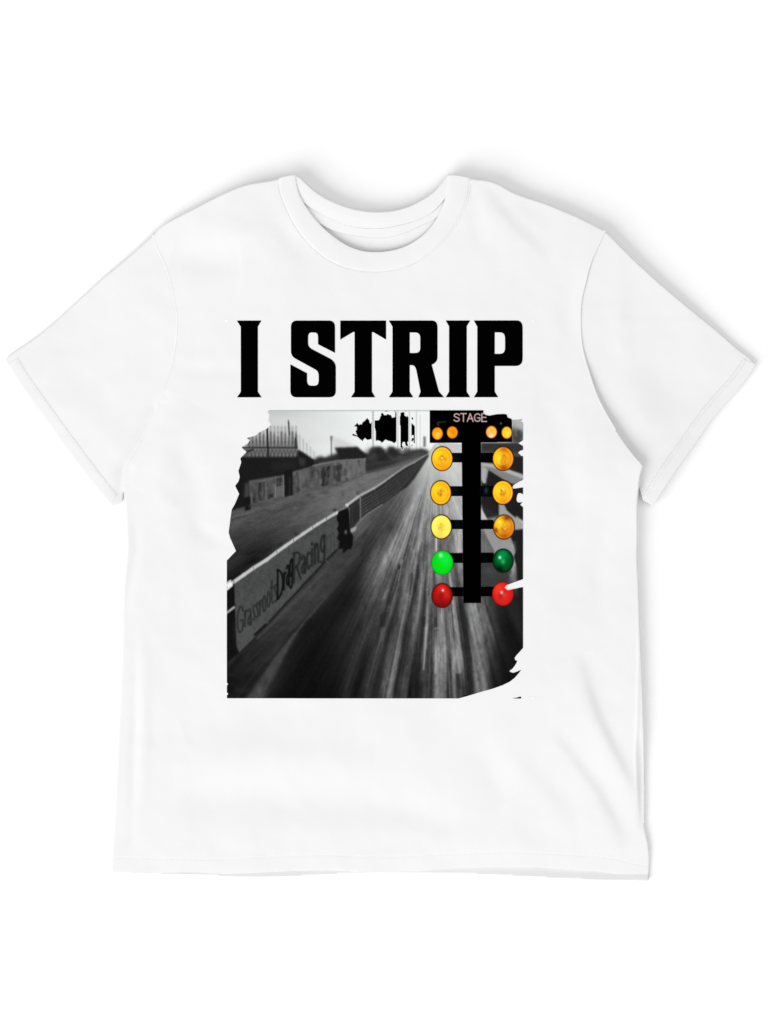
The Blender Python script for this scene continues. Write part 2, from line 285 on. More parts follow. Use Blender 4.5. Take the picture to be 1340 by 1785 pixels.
    P.poly([(837,806.5),(857,808.5),(888,819.5),(912,827),(912,842),(893,844),(877,836),(851,819.5),(838,812)], 128, 1)
    P.line([(838,809.5),(858,812),(888,823),(912,832)], 6, 182, 1.3, .9)
    P.poly([(837,808),(851,819),(846,843),(842,842),(837,836)], 160, 1.2); P.line([(843,818),(843,840)], 4, 178, 1.3, .8)
    P.poly([(838,866),(852,866),(869,890),(869,900),(840,905)], 33, 2, .9)
    P.poly([(837,885),(839,886),(849,905.5),(837,906)], 192, .7)
    P.poly([(869,878),(878,879),(883,890),(897,902),(912,911),(912,932),(886,918),(869,905)], 158, 1)
    P.poly([(890,880),(912,880),(912,908),(900,902)], 30, 1.4); P.line([(900,902),(912,912),(912,930)], 4, 188, 1.4, .8)
    P.poly([(838,922),(841,922),(862,922),(884,940),(894,950),(896.5,961),(894,970),(898,984),(894,1003),(880,1003),(838,962)], 148, 1.2)
    P.poly([(837,924),(841,926),(860,962),(856,966),(837,966)], 96, 1.4); P.poly([(837,940),(848,945),(856,964),(837,964)], 120, 3, .6)
    P.line([(840,922),(860,962)], 2.2, 72, 1, .6); P.line([(893,950),(897,962),(893,972),(898,986)], 2.5, 172, 1, .7)
    P.poly([(884,925),(912,922),(912,1060),(905,1060),(899,985),(895,970),(898,961),(895,949)], 30, 1.2)
    P.line([(897,945),(898,958)], 3, 92, 1.2, .6)
    P.poly([(837,980),(888,980),(891,1000),(880,1024),(837,1024)], 58, 1.5); P.spot(852,995,9,6,74,.7,.7)
    P.poly([(884,998),(897,1000),(904,1012),(897,1017)], 118, 2, .75); P.poly([(900,1000),(912,1000),(912,1130),(908,1100)], 28, 3)
    P.poly([(890,716),(914,716),(914,752),(907,772),(890,772)], 178, 1); P.poly([(890,745),(912,752),(912,774),(890,774)], 52, 3.5, .9)
    P.line([(904,752),(903,772)], 3, 66, 1.6, .8); P.line([(896,738),(899,760)], 2, 140, 1.3, .6)
    # ragged cut-outs in the sky, printed solid black
    z = lambda L: [(580+x/6.7, 700+y/6.7) for x, y in L]
    for L in ([(222,382),(240,378),(285,398),(270,365),(268,340),(278,330),(278,295),(243,292),(275,265),(278,250),(295,258),(297,272),(340,265),(345,245),(375,225),(400,192),(428,222),(425,240),(440,262),(452,240),(452,440),(400,450),(375,425),(355,450),(347,470),(335,450),(318,445),(305,425),(285,412),(265,405),(245,402),(232,398)],
              [(488,222),(535,220),(550,195),(553,175),(565,165),(563,145),(575,130),(585,140),(600,160),(625,160),(640,145),(655,155),(680,158),(690,190),(725,182),(728,125),(745,125),(745,460),(715,490),(690,470),(650,460),(610,445),(590,470),(570,488),(560,465),(525,455),(500,460),(497,320),(488,315)],
              [(780,175),(790,165),(790,130),(835,125),(838,165),(860,180),(865,165),(880,185),(880,470),(868,478),(880,525),(865,520),(848,515),(840,472),(820,475),(808,495),(818,560),(810,565),(800,540),(790,530),(792,280),(782,275)],
              [(918,250),(955,285),(955,490),(945,485),(940,445),(930,465),(918,465),(920,430),(945,430),(942,390),(925,395),(918,410)],
              [(918,190),(938,185),(938,215),(922,212)], [(918,505),(928,505),(928,520),(918,520)], [(608,110),(642,110),(642,118),(608,118)], [(718,110),(735,110),(735,118),(718,118)], [(843,110),(855,110),(855,120),(843,120)]):
        q = z(L); n = len(q); sl = P.box(q, 6); d = dist(GX[sl], GY[sl], q, True)
        P.put(sl, np.exp(-(d/1.2)**2)*.75, 248)
        P.poly(q, 0, .15)
    im += ((1.2+.05*np.minimum(im[..., :1], 80)*(im[..., :1] < 170))*vnoise(GX, GY, 1.9, 1.9, 77)[..., None])*(im > 4)
    P.line([(468,716.2),(749,716.2)], 1.4, 176, .4, .9)
    return P

def glyph(P, ch, x0, x1, y0, y1, w, v, soft=.5, sh=.0, a=1.):
    for st in GLYPH[ch]:
        if len(st) > 3:                          # round the strokes
            for _ in range(2): st = [st[0]]+[q for a_, b_ in zip(st, st[1:]) for q in ((.75*a_[0]+.25*b_[0], .75*a_[1]+.25*b_[1]), (.25*a_[0]+.75*b_[0], .25*a_[1]+.75*b_[1]))]+[st[-1]]
        P.line([(x0+(x1-x0)*u, y0+(y1-y0)*t-sh*(u-.5)*(x1-x0)) for u, t in st], w, v, soft, a)

def paint_post(P):
    B = 1
    P.poly([(748.6,712),(893,712),(893,771),(838,771.5),(838,1051),(807,1051),(806,966),(804,772),(748.6,772.5)], B, .35)
    for y0, y1, xa, xb in ((789.5,806.5,780,806),(789.5,806.5,836,862),(847.5,865,780,806),(847,866,836,862),(906,922.5,780,806),(906,922.5,836,862),(963.5,981.5,780,806),(963,981.5,836,862),(1023,1039.5,780,807),(1022,1039.5,836,862)):
        P.poly([(xa,y0),(xb,y0),(xb,y1),(xa,y1)], 2, .6)
    for x, y, w in ((794,798,5),(793,856,6),(847,856,7),(796,914,5)): P.spot(x, y, w, 7, (10,24,36), .8, .6)
    P.spot(847,855,2,4,(60,90,105),.8,.6)
    P.line([(749,772),(801,772)], 1.2, (70,80,92), .6, .8); P.line([(764,737),(776,735)], 2.2, 60, .9, .7); P.spot(763,740,2,3,46,.8); P.spot(872.5,738.5,1.3,1.6,110,.6)
    P.line([(786,963),(803,963)], 1, 160, .5, .6); P.line([(786,1022),(803,1022)], 1, 160, .5, .6)
    x = 790.6
    for ch, w in (('S',10),('T',9.6),('A',10.2),('G',10.6),('E',8.8)):
        glyph(P, ch, x, x+w, 721.4, 735, 2.05, (206,176,172), .38); x += w+1.9

LAMPS = [  # kind, x, y, rx, ry
 ('small', 762,756,9.8,11.2), ('small2', 788,754,9.9,11), ('small3', 856,753.4,10,11.2), ('small4', 882.6,754.5,9.4,11),
 ('amber', 770.3,799.7,19,21.8), ('amber_r', 876.4,799.7,19,21.6), ('amber2', 768,859,18.6,21.8), ('amber2_r', 875.8,858.6,18.7,21.6),
 ('yellow', 768.8,918.4,18.6,21.6), ('rust', 877.8,918.8,19,22), ('green', 770.6,980.7,19.2,21.6), ('dark_green', 876.3,977.3,18.6,21.2),
 ('red', 770.3,1037.8,18.8,21.8), ('red_r', 876,1034.8,19,21.4)]

def paint_lamp(P, L):
    k, x, y, rx, ry = L
    def rad(lst, soft=.0):  # concentric colour stops
        sl = P.box([(x-rx-2, y-ry-2), (x+rx+2, y+ry+2)], 2); q = np.sqrt(((GX[sl]-x)/rx)**2+((GY[sl]-y)/ry)**2)
        c = np.stack([np.interp(q, [s[0] for s in lst], [s[1][i] for s in lst]) for i in range(3)], -1)
        m = 1/(1+np.exp(np.clip((q-1.0)/.012, -40, 40))); P.put(sl, m, c); return sl, q, m
    def tint(u, v, r, c, a, s=.6): 
        sl = P.box([(x-rx-2, y-ry-2), (x+rx+2, y+ry+2)], 2)
        q = np.sqrt(((GX[sl]-x-u*rx)/(r*rx))**2+((GY[sl]-y-v*ry)/(r*ry))**2); e = np.sqrt(((GX[sl]-x)/rx)**2+((GY[sl]-y)/ry)**2)
        m = np.exp(-(q**2)*.9)*a/(1+np.exp(np.clip((e-.9)/.02, -40, 40))); P.put(sl, m, c)
    sd = int(x*7+y)
    if k.startswith('small'):
        base = {'small':(255,178,20), 'small2':(255,158,14), 'small3':(255,204,84), 'small4':(255,206,40)}[k]
        rad([(0,base),(.75,base),(.88,(236,120,16)),(1,(90,34,4))])
        if k == 'small': tint(0,.1,.3,(255,225,140),1); tint(-.2,-.5,.5,(250,140,16),.6); tint(0,.75,.35,(255,200,60),.8)
        elif k == 'small2': tint(0,0,.4,(236,126,10),.9); tint(-.5,.3,.4,(255,190,30),.7)
        elif k == 'small3': tint(-.15,.5,.45,(255,244,190),1); tint(.1,-.1,.5,(255,178,60),.8); tint(-.6,.3,.3,(240,150,110),.7)
        else: tint(0,.1,.6,(255,226,60),1); tint(0,-.6,.4,(255,196,60),.7)
    elif k == 'red' or k == 'red_r':
        if k == 'red':
            rad([(0,(176,26,24)),(.5,(176,22,22)),(.8,(150,18,18)),(.93,(104,12,12)),(1,(44,8,8))]); tint(0,-.55,.5,(232,40,32),.95); tint(.35,-.05,.3,(228,44,36),.7); tint(-.1,.0,.25,(140,16,16),.7); tint(.08,-.42,.1,(255,200,190),1); tint(.05,-.42,.06,(255,245,240),1); tint(0,.75,.5,(120,10,12),.6)
        else:
            rad([(0,(206,30,26)),(.6,(222,34,28)),(.88,(206,26,26)),(.96,(150,20,22)),(1,(90,14,16))]); tint(-.4,-.45,.55,(246,60,36),.9); tint(-.1,.08,.22,(120,12,16),.75); tint(.1,.12,.2,(240,80,60),.8); tint(-.12,-.1,.12,(255,215,215),1); tint(.1,.7,.4,(214,40,40),.6)
    elif k == 'green':
        rad([(0,(20,232,56)),(.5,(8,222,34)),(.88,(6,214,26)),(.96,(8,170,30)),(1,(16,84,36))]); tint(.3,-.3,.5,(24,240,84),.7); tint(-.15,-.6,.13,(210,255,220),1); tint(-.14,-.58,.2,(120,246,150),.8); tint(-.3,.3,.5,(4,226,10),.6)
    elif k == 'dark_green':
        rad([(0,(4,104,44)),(.5,(2,98,42)),(.75,(4,76,30)),(.92,(6,42,20)),(1,(6,18,12))]); tint(-.05,-.5,.5,(0,156,76),.85); tint(.02,.1,.2,(58,196,110),.95); tint(-.3,.75,.35,(0,10,6),.85); tint(.5,.1,.3,(4,80,24),.5); tint(-.3,-.27,.13,(190,255,226),1); tint(.3,.5,.4,(6,72,28),.5)
    else:
        Y = {'amber':(255,196,26), 'amber_r':(250,176,26), 'amber2':(253,198,28), 'amber2_r':(254,200,34), 'yellow':(255,246,92), 'rust':(238,150,26)}[k]
        O = {'amber':(252,164,24), 'amber_r':(226,120,18), 'amber2':(246,160,20), 'amber2_r':(248,158,26), 'yellow':(255,232,80), 'rust':(198,96,16)}[k]
        rad([(0,O),(.15,Y),(.28,O),(.36,Y),(.62,Y),(.7,O if k != 'yellow' else Y),(.78,Y),(.86,Y),(.9,O),(.925,(170,88,12)),(.95,(50,26,6)),(1,(14,8,5))])
        tint(-.45,-.25,.5,(255,222,36) if k != 'yellow' else (255,252,110),.85)
        tint(.0,.02,.1,(255,214,90),.9); tint(-.03,.0,.26,(206,118,14),.55)
        r = np.random.RandomState(sd)
        for i in range(9):
            t = r.rand()*6.28; q = .16+.16*r.rand(); tint(q*math.cos(t), q*math.sin(t), .07, (196,104,12) if i % 2 else (255,226,120), .75)
        if k == 'amber': tint(.1,.75,.45,(250,150,20),.8); tint(-.02,-.05,.07,(255,246,210),1)
        if k == 'amber_r': tint(.1,.85,.4,(150,50,8),.85); tint(.1,-.85,.35,(206,104,14),.9); tint(-.35,-.1,.08,(255,250,170),1); tint(.6,.2,.5,(240,150,24),.6); tint(-.5,.1,.35,(255,222,40),.8)
        if k == 'amber2_r': tint(.1,.8,.45,(244,146,30),.8); tint(-.32,-.1,.07,(255,246,180),1)
        if k == 'yellow': tint(0,0,.5,(255,236,90),.5); tint(-.1,.8,.35,(250,196,90),.6)
        if k == 'rust': tint(.3,-.7,.33,(110,22,8),.95); tint(-.75,.25,.2,(120,44,8),.9); tint(-.35,-.3,.4,(255,214,40),.9); tint(-.4,-.42,.08,(255,250,150),1); tint(.1,.85,.45,(168,82,18),.8); tint(.35,-.35,.3,(250,196,36),.7); tint(.65,.3,.4,(226,132,28),.7)

MASK = [(468.4,715.6),(467,719),(470,724.6),(468,733.6),(473,740),(464.6,748),(452,754),(445,760),(429,764),(435.5,767),(432.5,773),(420.6,780),(430,788),(419,799),(420.6,806),(415.7,821),(418,831),(416,839),(410,847),(417,861),(409.4,879),(404,888),(401.7,904.5),(398.7,928),(401,937),(411.4,960.5),(395.5,977),
 (395.5,1190),(398,1192),(395.5,1194.5),(395.5,1207),(398,1209),(395.5,1212),(395.5,1217),(799,1217),(813.6,1213),(836,1206),(858,1200),(875,1194),(887.5,1188),(896.5,1181),(903,1173.5),(908,1166.8),(901,1170),(894,1172.4),(889,1171),(887,1169),(892,1165.7),(896.5,1160),(901,1152),(897.6,1150.5),(896,1147),(898.7,1142.7),(911,1129),
 (911,1023),(897,1026),(884.5,1028.8),(878.5,1024.3),(882,1020),(894,1015.4),(911,1009.4),(911,884),(908,882),(906,880),(908,877.3),(911,875),(906.5,876),(902.5,876),(900.5,874.5),(899.5,870.5),(900.5,864.4),(902.5,860),(906,859.4),(908.5,860.4),(911,862.5),(911,849.7),(900.5,851.3),(893,852),(892.4,850),(894,846),(904,840),(911,836.5),
 (911,795),(908.4,795.5),(902,789.6),(906,786),(911,784.6),(911,777.8),(902.4,773),(911,768),(911,738),(907,735),(910.6,730.6),(903,732),(892,732.4),(890,730.5),(884,728),(882.5,723),(878,722),(866,722.5),(852,725),(845,723.5),(842,720),(842,715.6)]

# ================================================================ scene set-up
S = bpy.context.scene
COL = S.collection
U = 0.0005                                     # metres per plan unit
def WX(x): return (np.asarray(x, float)-670.)*U
def WY(y): return (892.5-np.asarray(y, float))*U

# ---------------------------------------------------------------- materials
def base_mat(name):
    m = bpy.data.materials.new(name); m.use_nodes = True
    return m, m.node_tree.nodes, m.node_tree.links, m.node_tree.nodes['Principled BSDF']

def cloth_mat(name, col, var, knit=.00012):
    m, n, l, b = base_mat(name)
    b.inputs['Roughness'].default_value = .95; b.inputs['Specular IOR Level'].default_value = .12
    b.inputs['Sheen Weight'].default_value = .0
    tc = n.new('ShaderNodeTexCoord')
    no = n.new('ShaderNodeTexNoise'); no.inputs['Scale'].default_value = 900; no.inputs['Detail'].default_value = 3
    l.new(tc.outputs['Object'], no.inputs['Vector'])
    no2 = n.new('ShaderNodeTexNoise'); no2.inputs['Scale'].default_value = 19; no2.inputs['Detail'].default_value = 2
    l.new(tc.outputs['Object'], no2.inputs['Vector'])
    mx = n.new('ShaderNodeMix'); mx.data_type = 'RGBA'
    mx.inputs[6].default_value = (col[0]-var, col[1]-var, col[2]-var, 1); mx.inputs[7].default_value = (col[0]+var, col[1]+var, col[2]+var, 1)
    l.new(no.outputs['Fac'], mx.inputs[0]); l.new(mx.outputs[2], b.inputs['Base Color'])
    bp = n.new('ShaderNodeBump'); bp.inputs['Strength'].default_value = .35; bp.inputs['Distance'].default_value = knit
    l.new(no.outputs['Fac'], bp.inputs['Height'])
    b2 = n.new('ShaderNodeBump'); b2.inputs['Strength'].default_value = .5; b2.inputs['Distance'].default_value = .0042
    l.new(no2.outputs['Fac'], b2.inputs['Height']); l.new(bp.outputs['Normal'], b2.inputs['Normal'])
    l.new(b2.outputs['Normal'], b.inputs['Normal'])
    return m

def rib_mat(name, col):
    m = cloth_mat(name, col, .008)
    return m

def ink_mat(name, col=None):
    m, n, l, b = base_mat(name)
    b.inputs['Roughness'].default_value = .9; b.inputs['Specular IOR Level'].default_value = .0
    if col is None:
        a = n.new('ShaderNodeVertexColor'); a.layer_name = 'ink'
        l.new(a.outputs['Color'], b.inputs['Base Color'])
    else:
        tc = n.new('ShaderNodeTexCoord'); no = n.new('ShaderNodeTexNoise'); no.inputs['Scale'].default_value = 700
        mx = n.new('ShaderNodeMix'); mx.data_type = 'RGBA'
        mx.inputs[6].default_value = (*[c*.7 for c in col], 1); mx.inputs[7].default_value = (*[c*1.3 for c in col], 1)
        l.new(tc.outputs['Object'], no.inputs['Vector']); l.new(no.outputs['Fac'], mx.inputs[0]); l.new(mx.outputs[2], b.inputs['Base Color'])
    return m

M_CLOTH = cloth_mat('white cotton jersey', (SHIRT, SHIRT, SHIRT), .006)
M_RIB = rib_mat('white rib knit', (SHIRT, SHIRT, SHIRT))
M_THREAD = cloth_mat('white sewing thread', (SHIRT+.03,)*3, .01)
M_INK = ink_mat('printed ink'); M_BLACK = ink_mat('black ink', (.0006, .0006, .0006)); M_WHITE = ink_mat('white ink', (.9, .9, .9))

def sweep_mat():
    m, n, l, b = base_mat('white paper')
    b.inputs['Roughness'].default_value = .9; b.inputs['Specular IOR Level'].default_value = .1
    tc = n.new('ShaderNodeTexCoord'); no = n.new('ShaderNodeTexNoise'); no.inputs['Scale'].default_value = 300
    mx = n.new('ShaderNodeMix'); mx.data_type = 'RGBA'
    mx.inputs[6].default_value = (FLOOR-.004,)*3+(1,); mx.inputs[7].default_value = (FLOOR+.004,)*3+(1,)
    l.new(tc.outputs['Object'], no.inputs['Vector']); l.new(no.outputs['Fac'], mx.inputs[0]); l.new(mx.outputs[2], b.inputs['Base Color'])
    return m

# ---------------------------------------------------------------- outlines
def cr(pts, n=6):                               # smooth open curve through points
    p = [np.array(q, float) for q in pts]; p = [2*p[0]-p[1]]+p+[2*p[-1]-p[-2]]; o = []
    for i in range(1, len(p)-2):
        a, b, c, d = p[i-1:i+3]
        for k in range(n):
            t = k/n; o.append(tuple(.5*(2*b+(c-a)*t+(2*a-5*b+4*c-d)*t*t+(3*b-a-3*c+d)*t**3)))
    return o+[tuple(p[-2])]

NECK_IN = cr([(516,306),(517,322),(523,342.7),(536.6,366.6),(554.5,389),(578,411),(605,429),(632,438.5),(656,440.5),(683,437.6),(709.7,429),(733.6,414),(751.5,396),(766,372.5),(777,342.7),(781,322),(780,305)])
NECK_OUT = cr([(487,312.5),(489,334),(498,360.6),(512.7,390),(530.6,416),(554.5,440),(581,457.6),(611,468.7),(641,473.4),(671,472.5),(701,466.6),(730.6,453),(757.5,432),(781,408),(799,380),(812.7,348.7),(818,312.5)])
NECK_MID = [((a[0]+b[0])/2, (a[1]+b[1])/2) for a, b in zip(NECK_IN, NECK_OUT)]
BACK_TOP = cr([(515.7,306),(526,313),(548.5,334),(575,350),(605,362),(635,368.6),(659,370),(686,368),(712.7,360.6),(736.6,348.6),(757.5,334),(772.4,316),(780,305)])
BACK_LOW = cr([(500,318),(515,340),(536.6,361),(569,379),(599,392),(626,398),(659,399.5),(689,395.5),(724.6,386),(751.5,372.5),(766,359),(785,335),(797,318)])
TAPE_LOW = cr([(505,345),(530,372),(554.5,390),(584,404),(617,411),(644,414.5),(677,414),(704,407),(733.6,394),(759,381.5),(790,350)])
SH_R = cr([(799,309.5),(808,311),(818,312.5),(840,315),(851,316.3),(870,323),(888.5,333.5),(907,341.5),(952,356.5),(997,375),(1026.6,389),(1053,403)])
SEAM_R = cr([(1053,403),(1041.5,429),(1028,459),(1019,493),(1011.8,526),(1010.5,563.6),(1013.5,604.6),(1023,642),(1038,687),(1056,724),(1079,761),(1097.5,787),(1119.5,813.5)])
SIDE_R = cr([(1119.5,813.5),(1115,830),(1112.5,850),(1110.3,878),(1110.8,934),(1110,973),(1112,1007),(1114.7,1088),(1118,1158),(1121,1242),(1122.5,1300),(1123,1350),(1123.3,1424),(1123,1440),(1125.5,1453),(1130,1472),(1131.8,1493.6),(1131.6,1515),(1130.6,1535)])
HEM = cr([(1130.6,1535),(1118,1534),(1099,1531),(1073,1524),(1040,1519),(1010,1517),(939,1512.7),(886,1511),(849,1512),(804,1514),(774,1515),(735,1518),(700,1519.5),(630,1520),(581,1517),(519,1517.6),(437,1521.7),(367,1524.5),(326,1523.7),(232,1522),(194,1521.6)])
SIDE_L = cr([(194,1521.6),(194,1497),(196,1470),(199,1415),(202.5,1350),(205.5,1280),(209.5,1196),(213,1117),(213.5,1064),(216,1017),(220,972),(221,946),(219.5,906),(218.3,890),(217,874.6),(215.4,856.7)])
SEAM_L = cr([(215.4,856.7),(215.7,842),(218,819),(224.6,804.5),(245.5,771.6),(263,737),(269,724),(280,694),(291,664),(300,634),(307,597),(309,556),(304,522.5),(297,489),(287,459),(274,433),(267,410)])
SH_L = cr([(267,410),(283.6,394),(306,381),(336,366),(373,347),(410,330),(436.6,322),(474,316),(487,312.5),(495,311.5),(501,309.6)])
BODY = SH_R+SEAM_R[1:]+SIDE_R[1:]+HEM[1:]+SIDE_L[1:]+SEAM_L[1:]+SH_L[1:]+NECK_MID
BACK_HEM = cr([(1131,1535.6),(1100,1535),(1021,1533),(909,1527.6),(812,1523.2),(700,1521.8),(630,1522),(560,1525),(499,1528),(429,1529.6),(380,1526.8),(326,1524.6),(232,1523),(196,1521.8)])
BACK = BACK_HEM+[(198,1415),(214,1117),(222,946),(225,800),(300,560),(300,400),(420,335)]+cr([(505,322),(536,356),(569,372),(626,390),(659,391),(724,380),(751,366),(790,322)])+[(880,345),(1020,400),(1000,560),(1060,780),(1108,860),(1108,1000),(1119,1242),(1120,1424),(1129,1490)]
SL_TOP_L = cr([(267,410),(224,448),(179,485),(131,528),(89.5,565.5),(52,595),(24,613.5),(15,620),(10.5,625),(8.6,631),(10,636)])
SL_HEM_L = cr([(10,636),(30,668),(56,705),(75,731.5),(112,782),(149,832),(172,860.5),(188,880),(193,882)])
SLEEVE_L = SL_TOP_L+SL_HEM_L[1:]+[(199,881.5),(207,878.5),(212,876),(213.5,868),(214,858),(226,850),(232,826),(256,784),(275,745),(292,700),(312,640),(320,560),(314,505),(300,455),(283,422)]
SL_TOP_R = cr([(1053,403),(1067.6,416),(1101,450),(1146,491),(1194.5,532),(1243,571),(1280,603),(1303,621),(1316.5,634.5)])
SL_HEM_R = cr([(1316.5,634.5),(1310,647.5),(1288,677),(1262,706),(1235.5,737.5),(1206,780),(1176,821),(1153,856),(1137.5,882)])
SLEEVE_R = SL_TOP_R+SL_HEM_R[1:]+[(1119.5,871.5),(1112,845),(1104,815),(1080,780),(1060,752),(1036,715),(1018,672),(1006,630),(1001,565),(1003,520),(1012,475),(1030,432),(1042,412)]

# ---------------------------------------------------------------- heights (millimetres)
CP = np.array([(8,631,3),(60,700,2.2),(150,500,4.5),(267,408,9),(330,368,12),(410,330,15),(500,309,15),(600,362,13),(660,372,13),(720,358,13),(790,306,15),(870,322,14),(955,358,12.5),(1053,403,12.5),
  (1200,538,11.5),(1316,634,9.5),(1230,742,12),(1137,882,13.5),(1180,700,6.5),(1100,600,10),(1119,815,15),(1111,930,10.5),(1112,1050,10),(1120,1240,9),(1123,1400,6.5),(1131,1480,4),(1131,1535,2),(1020,1516,3.2),(880,1511,3.4),(660,1520,2.2),
  (430,1524,2.6),(300,1524,2),(194,1521,3),(200,1400,4),(206,1280,4.6),(213,1100,5),(220,950,5),(217,870,4.5),(198,880,3.2),(110,780,2.2),(245,770,5),(300,600,6),(660,900,8),(450,900,7),(880,900,9),(660,1250,7),(400,1250,6),(950,1250,9),
  (660,560,8.5),(450,520,9),(880,520,10.5),(640,445,10),(-100,300,2),(1450,300,8),(-100,1700,1),(1450,1700,2),(1450,900,9),(-100,1000,1)], float)
def _phi(r2): return np.where(r2 > 1e-9, r2*np.log(np.maximum(r2, 1e-9)), 0)
_p = CP[:, :2]/500.; _n = len(_p)
_K = _phi(((_p[:, None]-_p[None])**2).sum(-1))+np.eye(_n)*.02
_P = np.hstack([np.ones((_n, 1)), _p]); _A = np.block([[_K, _P], [_P.T, np.zeros((3, 3))]])
_W = np.linalg.solve(_A, np.concatenate([CP[:, 2], np.zeros(3)]))
def H(x, y):
    x = np.asarray(x, float)/500; y = np.asarray(y, float)/500
    r = _W[_n]+_W[_n+1]*x+_W[_n+2]*y
    for i in range(_n): r = r+_W[i]*_phi((x-_p[i, 0])**2+(y-_p[i, 1])**2)
    return np.maximum(r, 1.4)

def ridge(x, y, pts, w, a, skew=0):              # soft fold: a raised (or sunk) line that fades at both ends
    x = np.asarray(x, float); y = np.asarray(y, float)
    L = [0]
    for p, q in zip(pts, pts[1:]): L.append(L[-1]+math.hypot(q[0]-p[0], q[1]-p[1]))
    best = np.full(x.shape, 1e9); u = np.zeros(x.shape)
    for i in range(len(pts)-1):
        x0, y0 = pts[i]; dx, dy = pts[i+1][0]-x0, pts[i+1][1]-y0; l2 = dx*dx+dy*dy
        t = np.clip(((x-x0)*dx+(y-y0)*dy)/l2, 0, 1); d = np.hypot(x-x0-t*dx, y-y0-t*dy)
        b = d < best; best = np.where(b, d, best); u = np.where(b, L[i]+t*(L[i+1]-L[i]), u)
    u = u/L[-1]; fade = np.sin(np.pi*np.clip(u*.96+.02, 0, 1))**.7
    return a*fade*np.exp(-(best/w)**2)

FOLDS = [  # lower right corner pulls into two diagonal folds
 # side seam ridge
 ([(1111,1060),(1112,1150),(1110,1250),(1107,1310),(1111,1390),(1114,1425)], 2.6, .55), ([(1118,1280),(1119,1360),(1120,1445)], 7, -2.2),
 # left side
 ([(236,905),(238,960),(228,1010),(217,1080)], 9, -.7), ([(236,1120),(235,1250),(232,1380),(228,1470)], 8, -.6), ([(250,1100),(252,1260),(248,1400)], 12, .5),
 # armpit left
 ([(292,680),(262,738),(243,772),(222,806),(215,850)], 12, -1.3), ([(330,700),(285,790),(250,860)], 26, .8),
 ([(300,880),(345,915),(390,950)], 16, -.6), ([(262,850),(330,905),(380,925)], 16, .5),
 # shoulders
 ([(822,330),(832,380),(838,440)], 14, -.4),
 ([(300,440),(350,455),(420,450)], 26, -1.3), ([(330,395),(400,400),(460,420)], 24, .6), ([(455,350),(500,410),(560,470)], 18, -.5),
 ([(300,640),(360,650),(420,640)], 16, -.5), ([(1000,470),(990,540),(995,620)], 20, -.6),
 # body
 ([(320,1280),(420,1240),(520,1220)], 40, -1.1), ([(280,1400),(450,1390),(640,1400),(800,1440)], 34, -1.2), ([(300,1340),(450,1320),(650,1330)], 34, .9),
 ([(820,1300),(850,1330),(880,1400)], 30, -1.0), ([(640,1430),(800,1470),(960,1480)], 24, .5),
 ([(300,760),(340,840),(360,960)], 24, -.9), ([(960,700),(985,800),(990,900)], 30, -.9), ([(1060,880),(1040,980),(1050,1080)], 22, -.5)]
CREASES = [  # one-sided folds: cloth steps down to the right of the line and recovers slowly
 ([(1012,1140),(1026,1200),(1044,1250),(1064,1292),(1090,1342),(1108,1388)], 9, 48, 1.3),
 ([(962,1275),(1003,1325),(1042,1378),(1072,1432),(1090,1480)], 10, 50, .95),
 ([(880,1290),(950,1370),(1010,1450)], 16, 60, .6), ([(842,322),(868,362),(905,405),(960,452)], 11, 50, .85), ([(905,348),(925,380),(962,408)], 9, 40, .3)]
def crease(x, y, pts, w, W, a):
    x = np.asarray(x, float); y = np.asarray(y, float); best = np.full(x.shape, 1e9); sg = np.zeros(x.shape); u = np.zeros(x.shape); n = len(pts)-1
    for i in range(n):
        x0, y0 = pts[i]; dx, dy = pts[i+1][0]-x0, pts[i+1][1]-y0; l = math.hypot(dx, dy)
        t = ((x-x0)*dx+(y-y0)*dy)/l**2; c = np.clip(t, 0, 1); d = np.hypot(x-x0-c*dx, y-y0-c*dy); s = ((x-x0)*dy-(y-y0)*dx)/l
        b = d < best; best = np.where(b, d, best); sg = np.where(b, s, sg); u = np.where(b, (i+c)/n, u)
    return -a*np.sin(np.pi*np.clip(u, 0, 1))**.6*np.tanh(sg/w)*np.exp(-(best/W)**2)
def wrinkle(x, y):
    r = np.zeros(np.shape(x))
    for p, w, a in FOLDS: r = r+ridge(x, y, p, w, a*(1.35 if w > 9 else 1))
    for c in CREASES: r = r+1.15*crease(x, y, *c)
    x = np.asarray(x, float); y = np.asarray(y, float)
    r = r+.16*np.sin(x/47+1.3*np.sin(y/83))*np.sin(y/59+.9*np.sin(x/71+1))+.08*np.sin(x/23+y/37+np.sin(y/31))
    return r
def roll(d, r): return np.sqrt(np.maximum(0, 1-(1-np.clip(d/r, 0, 1))**2))

